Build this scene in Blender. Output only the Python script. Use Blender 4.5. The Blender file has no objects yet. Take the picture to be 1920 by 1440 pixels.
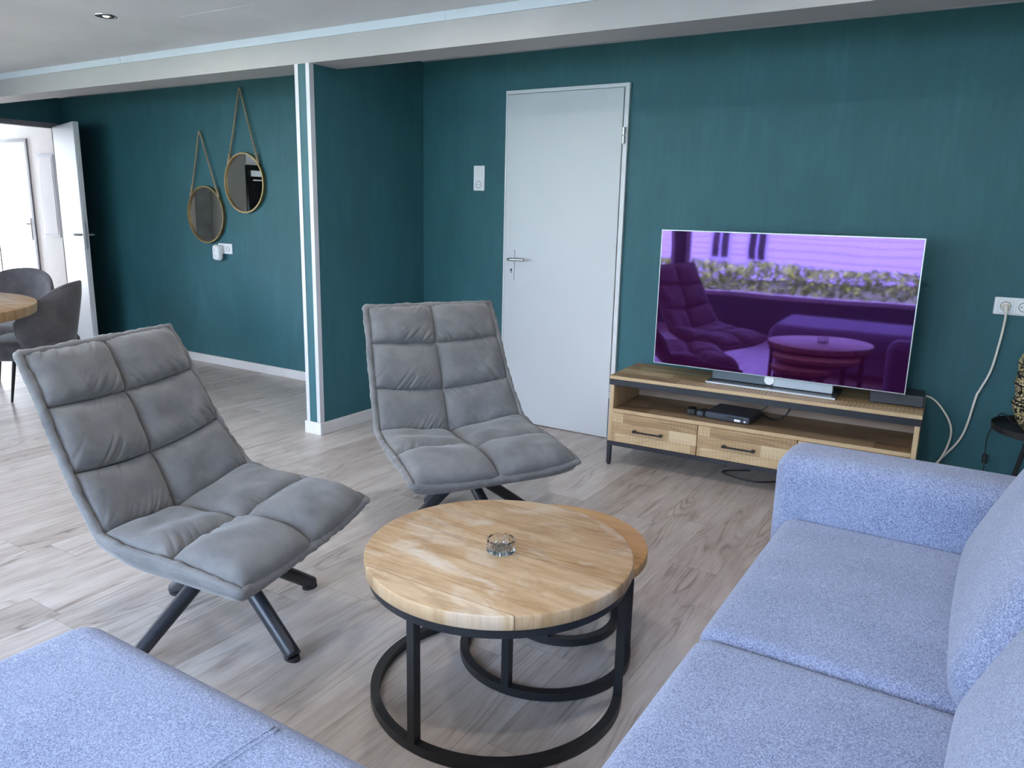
import bpy, bmesh, math, random
from math import sin, cos, pi, radians, sqrt, atan2
from mathutils import Vector, Matrix, noise as mnoise
random.seed(7)
SC = bpy.context.scene
COL = SC.collection

# ------------------------------------------------------------------ node helpers
class NT:
    def __init__(s, name):
        s.m = bpy.data.materials.new(name); s.m.use_nodes = True
        s.t = s.m.node_tree; s.t.nodes.clear()
        s.out = s.t.nodes.new('ShaderNodeOutputMaterial')
        s.b = s.t.nodes.new('ShaderNodeBsdfPrincipled')
        s.t.links.new(s.b.outputs[0], s.out.inputs[0])
    def n(s, typ, **kw):
        nd = s.t.nodes.new(typ)
        for k, v in kw.items(): setattr(nd, k, v)
        return nd
    def put(s, sock, v):
        if isinstance(v, bpy.types.NodeSocket): s.t.links.new(v, sock)
        elif v is not None:
            if hasattr(sock, 'default_value'):
                if isinstance(v, (tuple, list)) and len(v) == 3 and sock.type == 'RGBA': v = (*v, 1)
                sock.default_value = v
    def math(s, op, a, b=None, c=None, clamp=False):
        nd = s.n('ShaderNodeMath', operation=op); nd.use_clamp = clamp
        s.put(nd.inputs[0], a); s.put(nd.inputs[1], b); s.put(nd.inputs[2], c)
        return nd.outputs[0]
    def coord(s, kind='Object'): return s.n('ShaderNodeTexCoord').outputs[kind]
    def sep(s, v):
        nd = s.n('ShaderNodeSeparateXYZ'); s.put(nd.inputs[0], v); return nd.outputs
    def comb(s, x=0., y=0., z=0.):
        nd = s.n('ShaderNodeCombineXYZ')
        for i, v in enumerate((x, y, z)): s.put(nd.inputs[i], v)
        return nd.outputs[0]
    def mapping(s, v, scale=(1, 1, 1), rot=(0, 0, 0), loc=(0, 0, 0)):
        nd = s.n('ShaderNodeMapping'); s.put(nd.inputs[0], v)
        nd.inputs['Scale'].default_value = scale; nd.inputs['Rotation'].default_value = rot; nd.inputs['Location'].default_value = loc
        return nd.outputs[0]
    def noise(s, v, scale=5, detail=4, rough=.5, dist=0., out=0):
        nd = s.n('ShaderNodeTexNoise'); s.put(nd.inputs['Vector'], v)
        nd.inputs['Scale'].default_value = scale; nd.inputs['Detail'].default_value = detail
        nd.inputs['Roughness'].default_value = rough; nd.inputs['Distortion'].default_value = dist
        return nd.outputs[out]
    def white(s, v):
        nd = s.n('ShaderNodeTexWhiteNoise', noise_dimensions='3D'); s.put(nd.inputs[0], v); return nd.outputs
    def ramp(s, f, stops):
        nd = s.n('ShaderNodeValToRGB'); s.put(nd.inputs[0], f)
        e = nd.color_ramp.elements
        while len(e) < len(stops): e.new(.5)
        for i, (p, c) in enumerate(stops):
            e[i].position = p; e[i].color = (*c, 1) if len(c) == 3 else c
        return nd.outputs[0]
    def mix(s, f, a, b, mode='MIX'):
        nd = s.n('ShaderNodeMix', data_type='RGBA', blend_type=mode)
        s.put(nd.inputs[0], f); s.put(nd.inputs[6], a); s.put(nd.inputs[7], b)
        return nd.outputs[2]
    def bump(s, h, strength=.2, dist=.01):
        nd = s.n('ShaderNodeBump'); s.put(nd.inputs['Height'], h)
        nd.inputs['Strength'].default_value = strength; nd.inputs['Distance'].default_value = dist
        s.t.links.new(nd.outputs[0], s.b.inputs['Normal'])
    def set(s, col=None, rough=None, metal=None, spec=None, **kw):
        if col is not None: s.put(s.b.inputs['Base Color'], col)
        if rough is not None: s.put(s.b.inputs['Roughness'], rough)
        if metal is not None: s.put(s.b.inputs['Metallic'], metal)
        if spec is not None: s.put(s.b.inputs['Specular IOR Level'], spec)
        for k, v in kw.items(): s.put(s.b.inputs[k.replace('_', ' ')], v)
        return s.m

def plain(name, col, rough=.5, metal=0., spec=.5, vary=.06, nscale=14, bump=0., bscale=300):
    t = NT(name); c = t.coord()
    f = t.noise(c, nscale, 3, .55)
    lo = tuple(max(0, x * (1 - vary)) for x in col); hi = tuple(x * (1 + vary) for x in col)
    col_ = t.ramp(f, [(.3, lo), (.7, hi)])
    if bump: t.bump(t.noise(c, bscale, 2, .6), bump, .002)
    return t.set(col_, rough, metal, spec)

def wall_paint(name, col, rough=.55):
    t = NT(name); c = t.coord()
    s1 = t.noise(t.mapping(c, (2.2, 2.2, .9)), 2.5, 5, .6)             # roller patches
    s2 = t.noise(t.mapping(c, (9, 9, .8)), 4, 4, .7)                   # vertical streaks
    f = t.math('ADD', t.math('MULTIPLY', s1, .6), t.math('MULTIPLY', s2, .4))
    a = t.ramp(f, [(.36, tuple(x * .90 for x in col)), (.52, col), (.68, tuple(min(1, x * 1.14 + .004) for x in col))])
    chip = t.noise(c, 26, 2, .5)
    ck = t.ramp(chip, [(.79, (0, 0, 0)), (.82, (1, 1, 1))])
    a = t.mix(t.math('MULTIPLY', ck, .35), a, tuple(min(1, x * 2 + .05) for x in col))
    t.bump(t.noise(t.mapping(c, (1, 1, 1)), 420, 3, .6), .16, .002)
    return t.set(a, rough, 0, .35)

def plank_wood(name, cols, width=.12, length=.9, along='x', rough=.5, grain=1., saw=0., tone=.5, seam=.5, stain=0.):
    """planks of random tone; along = the axis the grain follows, in object space"""
    t = NT(name); X, Y, Z = t.sep(t.coord())
    a, b, z = {'x': (X, Y, Z), 'y': (Y, X, Z), 'xz': (X, Z, Y)}[along]
    row = t.math('FLOOR', t.math('DIVIDE', b, width))
    rnd = t.white(t.comb(row, 3.7, 1.3))[0]
    sh = t.math('ADD', t.math('DIVIDE', a, length), t.math('MULTIPLY', rnd, 7.31))
    idx = t.math('FLOOR', sh)
    pr = t.white(t.comb(row, idx, 5.1))
    off = t.math('MULTIPLY', pr[0], 40.)
    gv = t.comb(t.math('MULTIPLY', a, 2.2), t.math('ADD', t.math('MULTIPLY', b, 26.), off), t.math('ADD', t.math('MULTIPLY', z, 8.), off))
    g1 = t.noise(gv, 1.0, 6, .62, .6)
    g2 = t.noise(t.comb(t.math('MULTIPLY', a, 9.), t.math('ADD', t.math('MULTIPLY', b, 190.), off), off), 1.0, 4, .6)
    base = t.noise(t.comb(t.math('MULTIPLY', a, 1.1), t.math('ADD', t.math('MULTIPLY', b, 7.), off), off), 1.0, 1, .4)
    rg_ = t.math('ABSOLUTE', t.math('SUBTRACT', t.math('FRACT', t.math('MULTIPLY', t.math('ADD', base, t.math('MULTIPLY', g2, .025)), 15.)), .5))
    ring_ = t.math('POWER', t.math('SUBTRACT', 1., t.math('MULTIPLY', rg_, 2.)), 3.)
    rmask = t.ramp(t.noise(t.comb(t.math('MULTIPLY', a, 1.6), t.math('ADD', t.math('MULTIPLY', b, 9.), off), 7.), 1., 2, .5), [(.46, (0, 0, 0)), (.62, (1, 1, 1))])
    bl = t.noise(t.comb(t.math('MULTIPLY', a, 5.), t.math('ADD', t.math('MULTIPLY', b, 13.), off), 3.), 1., 4, .6)
    f = t.math('ADD', t.math('MULTIPLY', g1, .44), t.math('MULTIPLY', bl, .36))
    f = t.math('SUBTRACT', f, t.math('MULTIPLY', t.math('MULTIPLY', ring_, rmask), .13 * grain))
    f = t.math('ADD', f, t.math('MULTIPLY', g2, .26))
    f = t.math('ADD', f, t.math('MULTIPLY', t.math('SUBTRACT', pr[0], .5), tone))
    n = len(cols)
    col = t.ramp(f, [(.22 + .56 * i / (n - 1), c) for i, c in enumerate(cols)])
    if stain:
        st = t.noise(t.comb(t.math('MULTIPLY', a, 3.6), t.math('MULTIPLY', b, 7.), 2.), 1., 6, .62, .8)
        col = t.mix(t.math('MULTIPLY', t.ramp(st, [(.52, (0, 0, 0)), (.72, (1, 1, 1))]), stain), col, (.60, .53, .46))
        dk = t.noise(t.comb(t.math('MULTIPLY', a, 7.), t.math('MULTIPLY', b, 15.), 9.), 1., 5, .65, .6)
        col = t.mix(t.math('MULTIPLY', t.ramp(dk, [(.53, (0, 0, 0)), (.75, (1, 1, 1))]), .55), col, (.20, .11, .05))
    h = g2
    if saw:
        sv = t.n('ShaderNodeTexWave', wave_type='BANDS', bands_direction='X')
        t.put(sv.inputs['Vector'], t.comb(a, t.math('MULTIPLY', b, .35), 0.)); sv.inputs['Scale'].default_value = 17
        sv.inputs['Distortion'].default_value = 1.6; sv.inputs['Detail'].default_value = 2; sv.inputs['Detail Scale'].default_value = 3
        m = t.ramp(t.noise(t.comb(t.math('MULTIPLY', a, 3.), t.math('MULTIPLY', b, 9.), off), 1.2, 3, .6), [(.42, (0, 0, 0)), (.6, (1, 1, 1))])
        k = t.math('MULTIPLY', t.math('MULTIPLY', t.math('POWER', sv.outputs['Fac'], 3.), m), saw)
        col = t.mix(k, col, tuple(x * .42 for x in cols[0]))
    if seam:
        fb = t.math('FRACT', t.math('DIVIDE', b, width)); fa = t.math('FRACT', sh)
        e1 = t.math('LESS_THAN', t.math('MULTIPLY', t.math('MINIMUM', fb, t.math('SUBTRACT', 1., fb)), width), .0009)
        e2 = t.math('LESS_THAN', t.math('MULTIPLY', t.math('MINIMUM', fa, t.math('SUBTRACT', 1., fa)), length), .0009)
        e = t.math('MAXIMUM', e1, e2)
        col = t.mix(t.math('MULTIPLY', e, seam), col, tuple(x * .35 for x in cols[0]))
    t.bump(h, .12, .001)
    return t.set(col, rough, 0, .4)

def fabric(name, lo, mid, hi, scale=520, rough=.9, sheen=.25, bump=.5, big=.12):
    t = NT(name); c = t.coord()
    f = t.noise(c, scale, 3, .75)
    f2 = t.noise(t.mapping(c, (1, 1, 1), (0, 0, .78)), scale * .45, 2, .6)
    ff = t.math('ADD', t.math('MULTIPLY', f, .7), t.math('MULTIPLY', f2, .3))
    col = t.ramp(ff, [(.39, lo), (.5, mid), (.61, hi)])
    g = t.noise(c, 5, 4, .6)
    col = t.mix(big, col, t.ramp(g, [(.35, tuple(x * .6 for x in mid)), (.65, hi)]))
    t.bump(ff, bump, .003)
    return t.set(col, rough, 0, .2, Sheen_Weight=sheen, Sheen_Roughness=.5)

def suede(name, lo, hi):
    t = NT(name); c = t.coord()
    f = t.noise(c, 9, 6, .62, .3); g = t.noise(c, 500, 2, .6)
    col = t.ramp(t.math('ADD', t.math('MULTIPLY', f, .85), t.math('MULTIPLY', g, .15)), [(.34, lo), (.66, hi)])
    t.bump(t.math('ADD', t.math('MULTIPLY', g, .3), t.noise(t.mapping(c, (1, 1, 1)), 45, 5, .65)), .16, .004)
    return t.set(col, .82, 0, .25, Sheen_Weight=.3, Sheen_Roughness=.45)

M = {}
M['green'] = wall_paint('wall_green', (.029, .115, .137))
M['white_wall'] = plain('wall_white', (.68, .67, .66), .6, vary=.02)
M['hall_wall'] = plain('hall_paint', (.84, .83, .82), .6, vary=.02)
M['beige_wall'] = plain('wall_beige', (.76, .72, .65), .6, vary=.03)
M['grey_panel'] = plain('grey_plaster', (.38, .39, .395), .6, vary=.18, nscale=6)
M['ceiling'] = plain('ceiling_board', (.66, .65, .66), .7, vary=.05, nscale=2.2, bump=.6, bscale=260)
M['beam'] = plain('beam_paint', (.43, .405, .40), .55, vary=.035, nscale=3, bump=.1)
M['trim_white'] = plain('trim_white', (.60, .63, .69), .4, vary=.02)
M['alu'] = plain('corner_profile', (.56, .56, .59), .35, vary=.04, nscale=8)
M['base'] = plank_wood('baseboard_wood', [(.55, .51, .50), (.63, .60, .60), (.69, .67, .67)], .2, 3., 'x', .5, tone=.05, seam=0)
M['basey'] = plank_wood('baseboard_wood_side', [(.55, .51, .50), (.63, .60, .60), (.69, .67, .67)], .2, 3., 'y', .5, tone=.05, seam=0)
M['door'] = plain('door_white', (.55, .555, .57), .38, vary=.012, nscale=3)
M['frame_white'] = plain('frame_white', (.64, .64, .66), .35, vary=.02)
M['frame_grey'] = plain('frame_grey', (.20, .19, .205), .45, vary=.05)
M['steel'] = plain('brushed_steel', (.55, .55, .56), .32, 1., vary=.06, nscale=60)
M['chrome'] = plain('chrome', (.75, .75, .76), .15, 1., vary=.02)
M['dark'] = plain('dark_slot', (.012, .012, .014), .6)
M['floor'] = plank_wood('oak_laminate', [(.15, .115, .09), (.37, .312, .275), (.52, .46, .42), (.62, .575, .545)], .192, 1.285, 'y', .34, grain=1.5, tone=.16, seam=.5)
M['mango'] = plank_wood('mango_wood', [(.15, .075, .03), (.34, .205, .10), (.49, .345, .21), (.57, .45, .32)], .29, 3., 'x', .5, grain=.9, tone=.10, seam=.8, stain=.9)
M['mango_warm'] = plank_wood('mango_wood_warm', [(.27, .13, .045), (.46, .26, .10), (.60, .38, .17)], .20, 3., 'x', .45, grain=.8, tone=.12, seam=.5)
M['cab_top'] = plank_wood('cabinet_top_wood', [(.20, .12, .055), (.36, .235, .115), (.47, .33, .17), (.56, .42, .25)], .105, 1.9, 'x', .5, tone=.35, saw=.8)
M['cab_front'] = plank_wood('cabinet_front_wood', [(.27, .16, .08), (.43, .285, .15), (.55, .39, .22), (.64, .49, .31)], .062, .42, 'xz', .5, tone=.38, saw=.22, seam=.45)
M['cab_edge'] = plank_wood('cabinet_edge_wood', [(.36, .23, .12), (.50, .35, .20), (.60, .45, .28)], .3, 2., 'x', .5, tone=.1, seam=0)
M['cab_shelf'] = plank_wood('cabinet_shelf_wood', [(.13, .08, .045), (.24, .155, .085), (.33, .23, .14)], .13, 1.1, 'x', .42, tone=.35)
M['cab_back'] = plain('cabinet_back_board', (.34, .25, .19), .7, vary=.06)
M['black_metal'] = plain('black_metal', (.014, .015, .018), .42, 0., .5, vary=.15, bump=.06)
M['navy_metal'] = plain('dark_powder_metal', (.022, .024, .032), .36, 0., .5, vary=.1, bump=.08)
M['black_plastic'] = plain('black_plastic', (.02, .021, .026), .38, vary=.1)
M['slate_plastic'] = plain('slate_plastic', (.045, .052, .075), .4, vary=.06)
M['grille'] = plain('speaker_cloth', (.05, .052, .062), .8, vary=.3, nscale=400)
M['sofa'] = fabric('sofa_fabric', (.045, .06, .125), (.21, .248, .39), (.42, .47, .63))
M['suede'] = suede('taupe_suede', (.120, .120, .125), (.195, .190, .190))
M['suede_seam'] = plain('seam_shadow_thread', (.06, .06, .065), .9)
M['chair_fab'] = suede('charcoal_suede', (.072, .066, .075), (.125, .115, .125))
M['rope'] = plain('jute_rope', (.34, .25, .16), .9, vary=.3, nscale=260, bump=.6, bscale=380)
M['brass'] = plain('aged_brass', (.28, .20, .10), .42, .8, vary=.15, nscale=30)
M['mirror'] = plain('mirror_glass', (.80, .80, .78), .02, 1., vary=.01)
M['white_plastic'] = plain('white_plastic', (.80, .80, .82), .3, vary=.01)
M['cord_white'] = plain('cord_white', (.84, .79, .70), .4, vary=.03)
M['felt'] = plain('felt_pad', (.02, .02, .025), .9)
M['alu_bright'] = plain('bright_silver', (.62, .63, .66), .3, .6, vary=.03)
M['glossdark'] = plain('dark_grey_gloss', (.06, .068, .08), .22, vary=.06)
M['slate_grey'] = plain('slate_grey', (.10, .125, .15), .25, vary=.04)
M['lightgrey'] = plain('light_grey_plastic', (.42, .47, .52), .3, vary=.03)
M['kitchen'] = plain('kitchen_front', (.55, .56, .58), .35, vary=.02)
M['oven_glass'] = plain('oven_glass', (.012, .013, .015), .08)
M['grass'] = plain('lawn', (.07, .14, .03), .9, vary=.5, nscale=30)
M['paving'] = plain('terrace_slabs', (.24, .23, .22), .8, vary=.12, nscale=5)

def m_leaf():
    t = NT('hedge_leaf'); c = t.coord()
    return t.set(t.ramp(t.noise(c, 9, 4, .7), [(.35, (.07, .14, .005)), (.65, (.42, .68, .02))]), .7, 0, .3)
M['hedge'] = m_leaf()
def m_siding():
    t = NT('white_siding'); X, Y, Z = t.sep(t.coord())
    fz = t.math('FRACT', t.math('DIVIDE', Z, .16))
    line = t.math('LESS_THAN', fz, .10)
    return t.set(t.mix(line, (.82, .80, .82), (.25, .23, .26)), .6)
M['siding'] = m_siding()
def m_screen():
    t = NT('oled_screen'); c = t.coord(); X, Y, Z = t.sep(c)
    n = t.noise(t.mapping(c, (.9, 1, 2.4)), 2.1, 1, .4)
    t.bump(n, .02, .03)
    return t.set((.030, .003, .022), .03, 0, 1., Specular_Tint=(.42, .22, .80, 1), IOR=2.3)
M['screen'] = m_screen()
def m_glass(name, col=(.97, .99, 1.), rough=0., ior=1.5):
    t = NT(name); return t.set(col, rough, 0, .5, Transmission_Weight=1., IOR=ior)
M['glass'] = m_glass('clear_pressed_glass')
def m_pane():
    t = NT('window_pane')
    tr = t.n('ShaderNodeBsdfTransparent'); tr.inputs[0].default_value = (.93, .96, .97, 1)
    gl = t.n('ShaderNodeBsdfGlossy'); gl.inputs['Roughness'].default_value = 0.
    fr = t.n('ShaderNodeFresnel'); fr.inputs[0].default_value = 1.45
    mx = t.n('ShaderNodeMixShader')
    t.t.links.new(fr.outputs[0], mx.inputs[0]); t.t.links.new(tr.outputs[0], mx.inputs[1]); t.t.links.new(gl.outputs[0], mx.inputs[2])
    t.t.links.new(mx.outputs[0], t.out.inputs[0]); t.t.nodes.remove(t.b)
    return t.m
M['pane'] = m_pane()
def m_lamp():
    t = NT('perforated_lamp_metal'); c = t.coord(); X, Y, Z = t.sep(c)
    ang = t.math('ARCTAN2', Y, X)
    u = t.math('MULTIPLY', ang, 10.); v = t.math('MULTIPLY', Z, 95.)
    vo = t.n('ShaderNodeTexVoronoi'); t.put(vo.inputs['Vector'], t.comb(u, v, 0.)); vo.inputs['Scale'].default_value = 1.25
    hole = t.ramp(vo.outputs['Distance'], [(.44, (1, 1, 1)), (.55, (0, 0, 0))])
    col = t.mix(hole, (.018, .016, .015), (.74, .60, .32))
    return t.set(col, .42, t.math('MULTIPLY', hole, .35), .5)
M['lamp'] = m_lamp()
def m_glow():
    t = NT('halogen_glow'); return t.set((1, .85, .6), .3, Emission_Color=(1, .8, .5, 1), Emission_Strength=6.)
M['glow'] = m_glow()

# ------------------------------------------------------------------ mesh helpers
def link(name, me, mat, parent=None, smooth=False, loc=None, rotz=None):
    o = bpy.data.objects.new(name, me); COL.objects.link(o)
    if mat is not None:
        for m in (mat if isinstance(mat, list) else [mat]): me.materials.append(m)
    if smooth:
        for p in me.polygons: p.use_smooth = True
    if parent: o.parent = parent
    if loc is not None: o.location = loc
    if rotz is not None: o.rotation_euler = (0, 0, rotz)
    return o
def obj(name, bm, mat, parent=None, smooth=False, loc=None, rotz=None, auto=None):
    bmesh.ops.recalc_face_normals(bm, faces=bm.faces[:])
    me = bpy.data.meshes.new(name); bm.to_mesh(me); bm.free()
    o = link(name, me, mat, parent, smooth or auto is not None, loc, rotz)
    if auto is not None:
        me.set_sharp_from_angle(angle=radians(auto))
    return o
def tag(o, label=None, cat=None, group=None, kind=None):
    if label: o['label'] = label
    if cat: o['category'] = cat
    if group: o['group'] = group
    if kind: o['kind'] = kind
    return o
def thing(name, label, cat, loc=(0, 0, 0), rotz=0., group=None):
    o = bpy.data.objects.new(name, None); COL.objects.link(o)
    o.location = loc; o.rotation_euler = (0, 0, rotz); o.empty_display_size = .1
    return tag(o, label, cat, group)
def struct(o, label=None): o['kind'] = 'structure'; (label and tag(o, label)); return o
def B(): return bmesh.new()
def box(bm, x0, x1, y0, y1, z0, z1, bev=0., seg=2, mi=0):
    b = bmesh.new()
    r = bmesh.ops.create_cube(b, size=1.)
    for v in b.verts: v.co = Vector(((x0 + x1) / 2 + v.co.x * (x1 - x0), (y0 + y1) / 2 + v.co.y * (y1 - y0), (z0 + z1) / 2 + v.co.z * (z1 - z0)))
    if bev: bmesh.ops.bevel(b, geom=b.edges[:], offset=bev, segments=seg, affect='EDGES', profile=.6)
    for f in b.faces: f.material_index = mi
    return merge(bm, b)
def merge(bm, b, mat=None):
    if mat is not None: bmesh.ops.transform(b, matrix=mat, verts=b.verts[:])
    me = bpy.data.meshes.new('_t'); b.to_mesh(me); b.free(); bm.from_mesh(me); bpy.data.meshes.remove(me); return bm
def catmull(pts, n=8, closed=False):
    P = [Vector(p) for p in pts]; out = []; L = len(P)
    for i in range(L if closed else L - 1):
        p1, p2 = P[i], P[(i + 1) % L]
        p0 = P[i - 1] if (closed or i > 0) else p1 * 2 - p2
        p3 = P[(i + 2) % L] if (closed or i + 2 < L) else p2 * 2 - p1
        for k in range(n):
            t = k / n
            out.append(.5 * ((2 * p1) + (p2 - p0) * t + (2 * p0 - 5 * p1 + 4 * p2 - p3) * t * t + (3 * p1 - p0 - 3 * p2 + p3) * t ** 3))
    if not closed: out.append(P[-1])
    return out
def tube(bm, pts, r, seg=10, closed=False, caps=True, rfun=None):
    pts = [Vector(p) for p in pts]; n = len(pts); rings = []
    t0 = (pts[1] - pts[0]).normalized()
    up = Vector((0, 0, 1)) if abs(t0.z) < .9 else Vector((1, 0, 0))
    nrm = (up - t0 * up.dot(t0)).normalized()
    for i, p in enumerate(pts):
        a = pts[i - 1] if (i > 0 or closed) else p; b = pts[(i + 1) % n] if (i < n - 1 or closed) else p
        t = (b - a).normalized(); nrm = (nrm - t * nrm.dot(t)).normalized(); bi = t.cross(nrm)
        rr = rfun(i / (n - 1)) if rfun else r
        rings.append([bm.verts.new(p + (nrm * cos(2 * pi * k / seg) + bi * sin(2 * pi * k / seg)) * rr) for k in range(seg)])
    for i in range(n if closed else n - 1):
        A, C = rings[i], rings[(i + 1) % n]
        for k in range(seg): bm.faces.new((A[k], A[(k + 1) % seg], C[(k + 1) % seg], C[k]))
    if caps and not closed: bm.faces.new(rings[0][::-1]); bm.faces.new(rings[-1])
    return bm
def lathe(bm, prof, seg=48, c=(0, 0), closed=False):
    rings = []
    for r, z in prof:
        if r < 1e-6: rings.append([bm.verts.new((c[0], c[1], z))])
        else: rings.append([bm.verts.new((c[0] + r * cos(2 * pi * k / seg), c[1] + r * sin(2 * pi * k / seg), z)) for k in range(seg)])
    n = len(rings)
    for i in range(n if closed else n - 1):
        A, C = rings[i], rings[(i + 1) % n]
        if len(A) == 1 and len(C) == 1: continue
        for k in range(seg):
            j = (k + 1) % seg
            if len(A) == 1: bm.faces.new((A[0], C[j], C[k]))
            elif len(C) == 1: bm.faces.new((A[k], A[j], C[0]))
            else: bm.faces.new((A[k], A[j], C[j], C[k]))
    return bm
def rbox(hx, hy, hz, r, nseg=(24, 24, 10), puff=(0, 0, 0), rr=None):
    """soft rounded box centred at the origin: clamp to an inner box, push out by r, then swell each face"""
    bm = bmesh.new(); vm = {}
    def V(i, j, k):
        key = (i, j, k)
        if key not in vm:
            q = [Vector(((-1 + 2 * i / nseg[0]), (-1 + 2 * j / nseg[1]), (-1 + 2 * k / nseg[2])))][0]
            # densify near edges
            q = Vector([math.copysign(1 - (1 - abs(v)) ** 1.5, v) for v in q])
            p = Vector((q.x * hx, q.y * hy, q.z * hz))
            inn = Vector((max(-hx + r, min(hx - r, p.x)), max(-hy + r, min(hy - r, p.y)), max(-hz + r, min(hz - r, p.z))))
            d = p - inn
            if d.length > 1e-9: p = inn + d.normalized() * r
            fx, fy, fz = 1 - (p.x / hx) ** 2, 1 - (p.y / hy) ** 2, 1 - (p.z / hz) ** 2
            fx, fy, fz = max(0, fx) ** .7, max(0, fy) ** .7, max(0, fz) ** .7
            p += Vector((p.x / hx * puff[0] * fy * fz, p.y / hy * puff[1] * fx * fz, p.z / hz * puff[2] * fx * fy))
            vm[key] = bm.verts.new(p)
        return vm[key]
    nx, ny, nz = nseg
    for k in (0, nz):
        for i in range(nx):
            for j in range(ny): bm.faces.new((V(i, j, k), V(i + 1, j, k), V(i + 1, j + 1, k), V(i, j + 1, k)))
    for j in (0, ny):
        for i in range(nx):
            for k in range(nz): bm.faces.new((V(i, j, k), V(i + 1, j, k), V(i + 1, j, k + 1), V(i, j, k + 1)))
    for i in (0, nx):
        for j in range(ny):
            for k in range(nz): bm.faces.new((V(i, j, k), V(i, j + 1, k), V(i, j + 1, k + 1), V(i, j, k + 1)))
    return bm
def shift(bm, v): bmesh.ops.translate(bm, verts=bm.verts[:], vec=Vector(v)); return bm
def bar(bm, p, q, w, h=None, bev=.0015):
    """square section bar from p to q"""
    p, q = Vector(p), Vector(q); h = h or w; d = q - p; L = d.length
    b = bmesh.new(); box(b, -w / 2, w / 2, -h / 2, h / 2, 0, L, bev, 1)
    return merge(bm, b, Matrix.Translation(p) @ d.to_track_quat('Z', 'Y').to_matrix().to_4x4())
def copy_tree(o, parent=None):
    c = o.copy(); COL.objects.link(c)
    if parent: c.parent = parent
    for ch in list(o.children): copy_tree(ch, c)
    return c

# ------------------------------------------------------------------ the room
LAMP = 3.2
XL, XR, YF, ZC = -7.62, 1.45, -5.6, 2.265       # left wall, right wall, window wall, ceiling
DL, DR, DT = -2.681, -1.871, 2.05               # white door outer frame
T = .12
bm = B(); box(bm, -12.2, XR + T, YF - T, 2.0, -.08, 0.)
struct(obj('floor', bm, M['floor']), 'grey oak plank floor')
bm = B(); box(bm, -12.2, XR + T, YF - T, 2.0, ZC, ZC + .1)
struct(obj('ceiling', bm, M['ceiling']), 'pale grey ceiling boards')
# wall with the white door (opening cut)
bm = B()
box(bm, XL, DL + .03, 0, T, 0, ZC); box(bm, DR - .03, XR + T, 0, T, 0, ZC); box(bm, DL + .03, DR - .03, 0, T, DT - .02, ZC)
struct(obj('wall_back', bm, M['green']), 'dark green wall behind the television')
# stub wall that sticks out into the room
FX, FW, FD = -3.334, .107, .992
bm = B(); box(bm, FX - FW, FX, -FD, -.775, 0, 2.1025); box(bm, FX - FW, FX, -.775, 0, 0, ZC)
struct(obj('wall_partition', bm, M['green']), 'short green stub wall with pale corner strips')
def profile(x, s):
    b = B(); box(b, min(x, x - s * .024), max(x, x - s * .024), -FD - .003, -FD, .075, 2.1025)
    box(b, min(x, x + s * .003), max(x, x + s * .003), -FD - .003, -FD + .030, .075, 2.1025)
    return b
struct(obj('trim_1', profile(FX - FW, -1), M['alu'])); struct(obj('trim_2', profile(FX, 1), M['alu']))
# beam with white batten
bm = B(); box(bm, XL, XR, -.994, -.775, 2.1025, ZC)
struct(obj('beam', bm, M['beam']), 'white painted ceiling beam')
bm = B(); e = [XL, -5.039, -2.397, XR]
for a, b in zip(e[:-1], e[1:]): box(bm, a + .001, b - .001, -1.006, -.994, 2.222, ZC - .001)
struct(obj('trim_3', bm, M['trim_white']), 'white batten along the top of the beam')
# ceiling panel seam
bm = B(); box(bm, -3.69, -3.14, -1.511, -1.5095, ZC - .0012, ZC); struct(obj('trim_4', bm, M['trim_white']))
# baseboards
bm = B(); box(bm, XL + .0, FX - FW - .014, -.014, 0, 0, .072, .003, 1)
struct(obj('baseboard_back', bm, M['base']))
bm = B(); box(bm, FX + .014, DL - .005, -.014, 0, 0, .072, .003, 1)
struct(obj('baseboard_center', bm, M['base']))
bm = B(); box(bm, DR + .005, XR, -.014, 0, 0, .072, .003, 1)
struct(obj('baseboard_right', bm, M['base']))
bm = B(); box(bm, FX, FX + .014, -FD, -.0, 0, .075, .003, 1); box(bm, FX - FW - .014, FX - FW, -FD, -.0, 0, .075, .003, 1)
struct(obj('baseboard_partition', bm, M['basey']))
bm = B(); box(bm, FX - FW - .014, FX + .014, -FD - .014, -FD, 0, .075, .003, 1)
struct(obj('baseboard_front', bm, M['base']))
# left wall: doorway to the hall, green above; plain plaster further on
y0, y1 = -.93, -.06
bm = B(); box(bm, XL - .05, XL, y1, T, 0, ZC); box(bm, XL - .05, XL, y0, y1, 2.03, ZC); box(bm, XL - .05, XL, -1.15, y0, 0, ZC)
struct(obj('wall_left', bm, M['green']), 'green wall above the hallway doorway')
LW0, LW1 = -5.3, -2.75; WZ0, WZ1 = .40, 2.14
bm = B(); box(bm, XL - T, XL, LW1, -1.15, 0, ZC); box(bm, XL - T, XL, YF - T, LW0, 0, ZC); box(bm, XL - T, XL, LW0, LW1, 0, WZ0); box(bm, XL - T, XL, LW0, LW1, WZ1, ZC)
struct(obj('wall_side', bm, M['beige_wall']))
bm = B(); f = .05
for a_ in (LW0, (LW0 + LW1) / 2 - .03, LW1 - f): box(bm, XL - .09, XL - .03, a_, a_ + f, WZ0 + f, WZ1 - f)
box(bm, XL - .09, XL - .03, LW0, LW1, WZ0, WZ0 + f); box(bm, XL - .09, XL - .03, LW0, LW1, WZ1 - f, WZ1)
struct(obj('window_4', bm, M['frame_white']))
bm = B(); box(bm, XL, XL + .02, -1.585, -1.40, 0, 2.1); struct(obj('trim_5', bm, M['grey_panel']))
bm = B()
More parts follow.
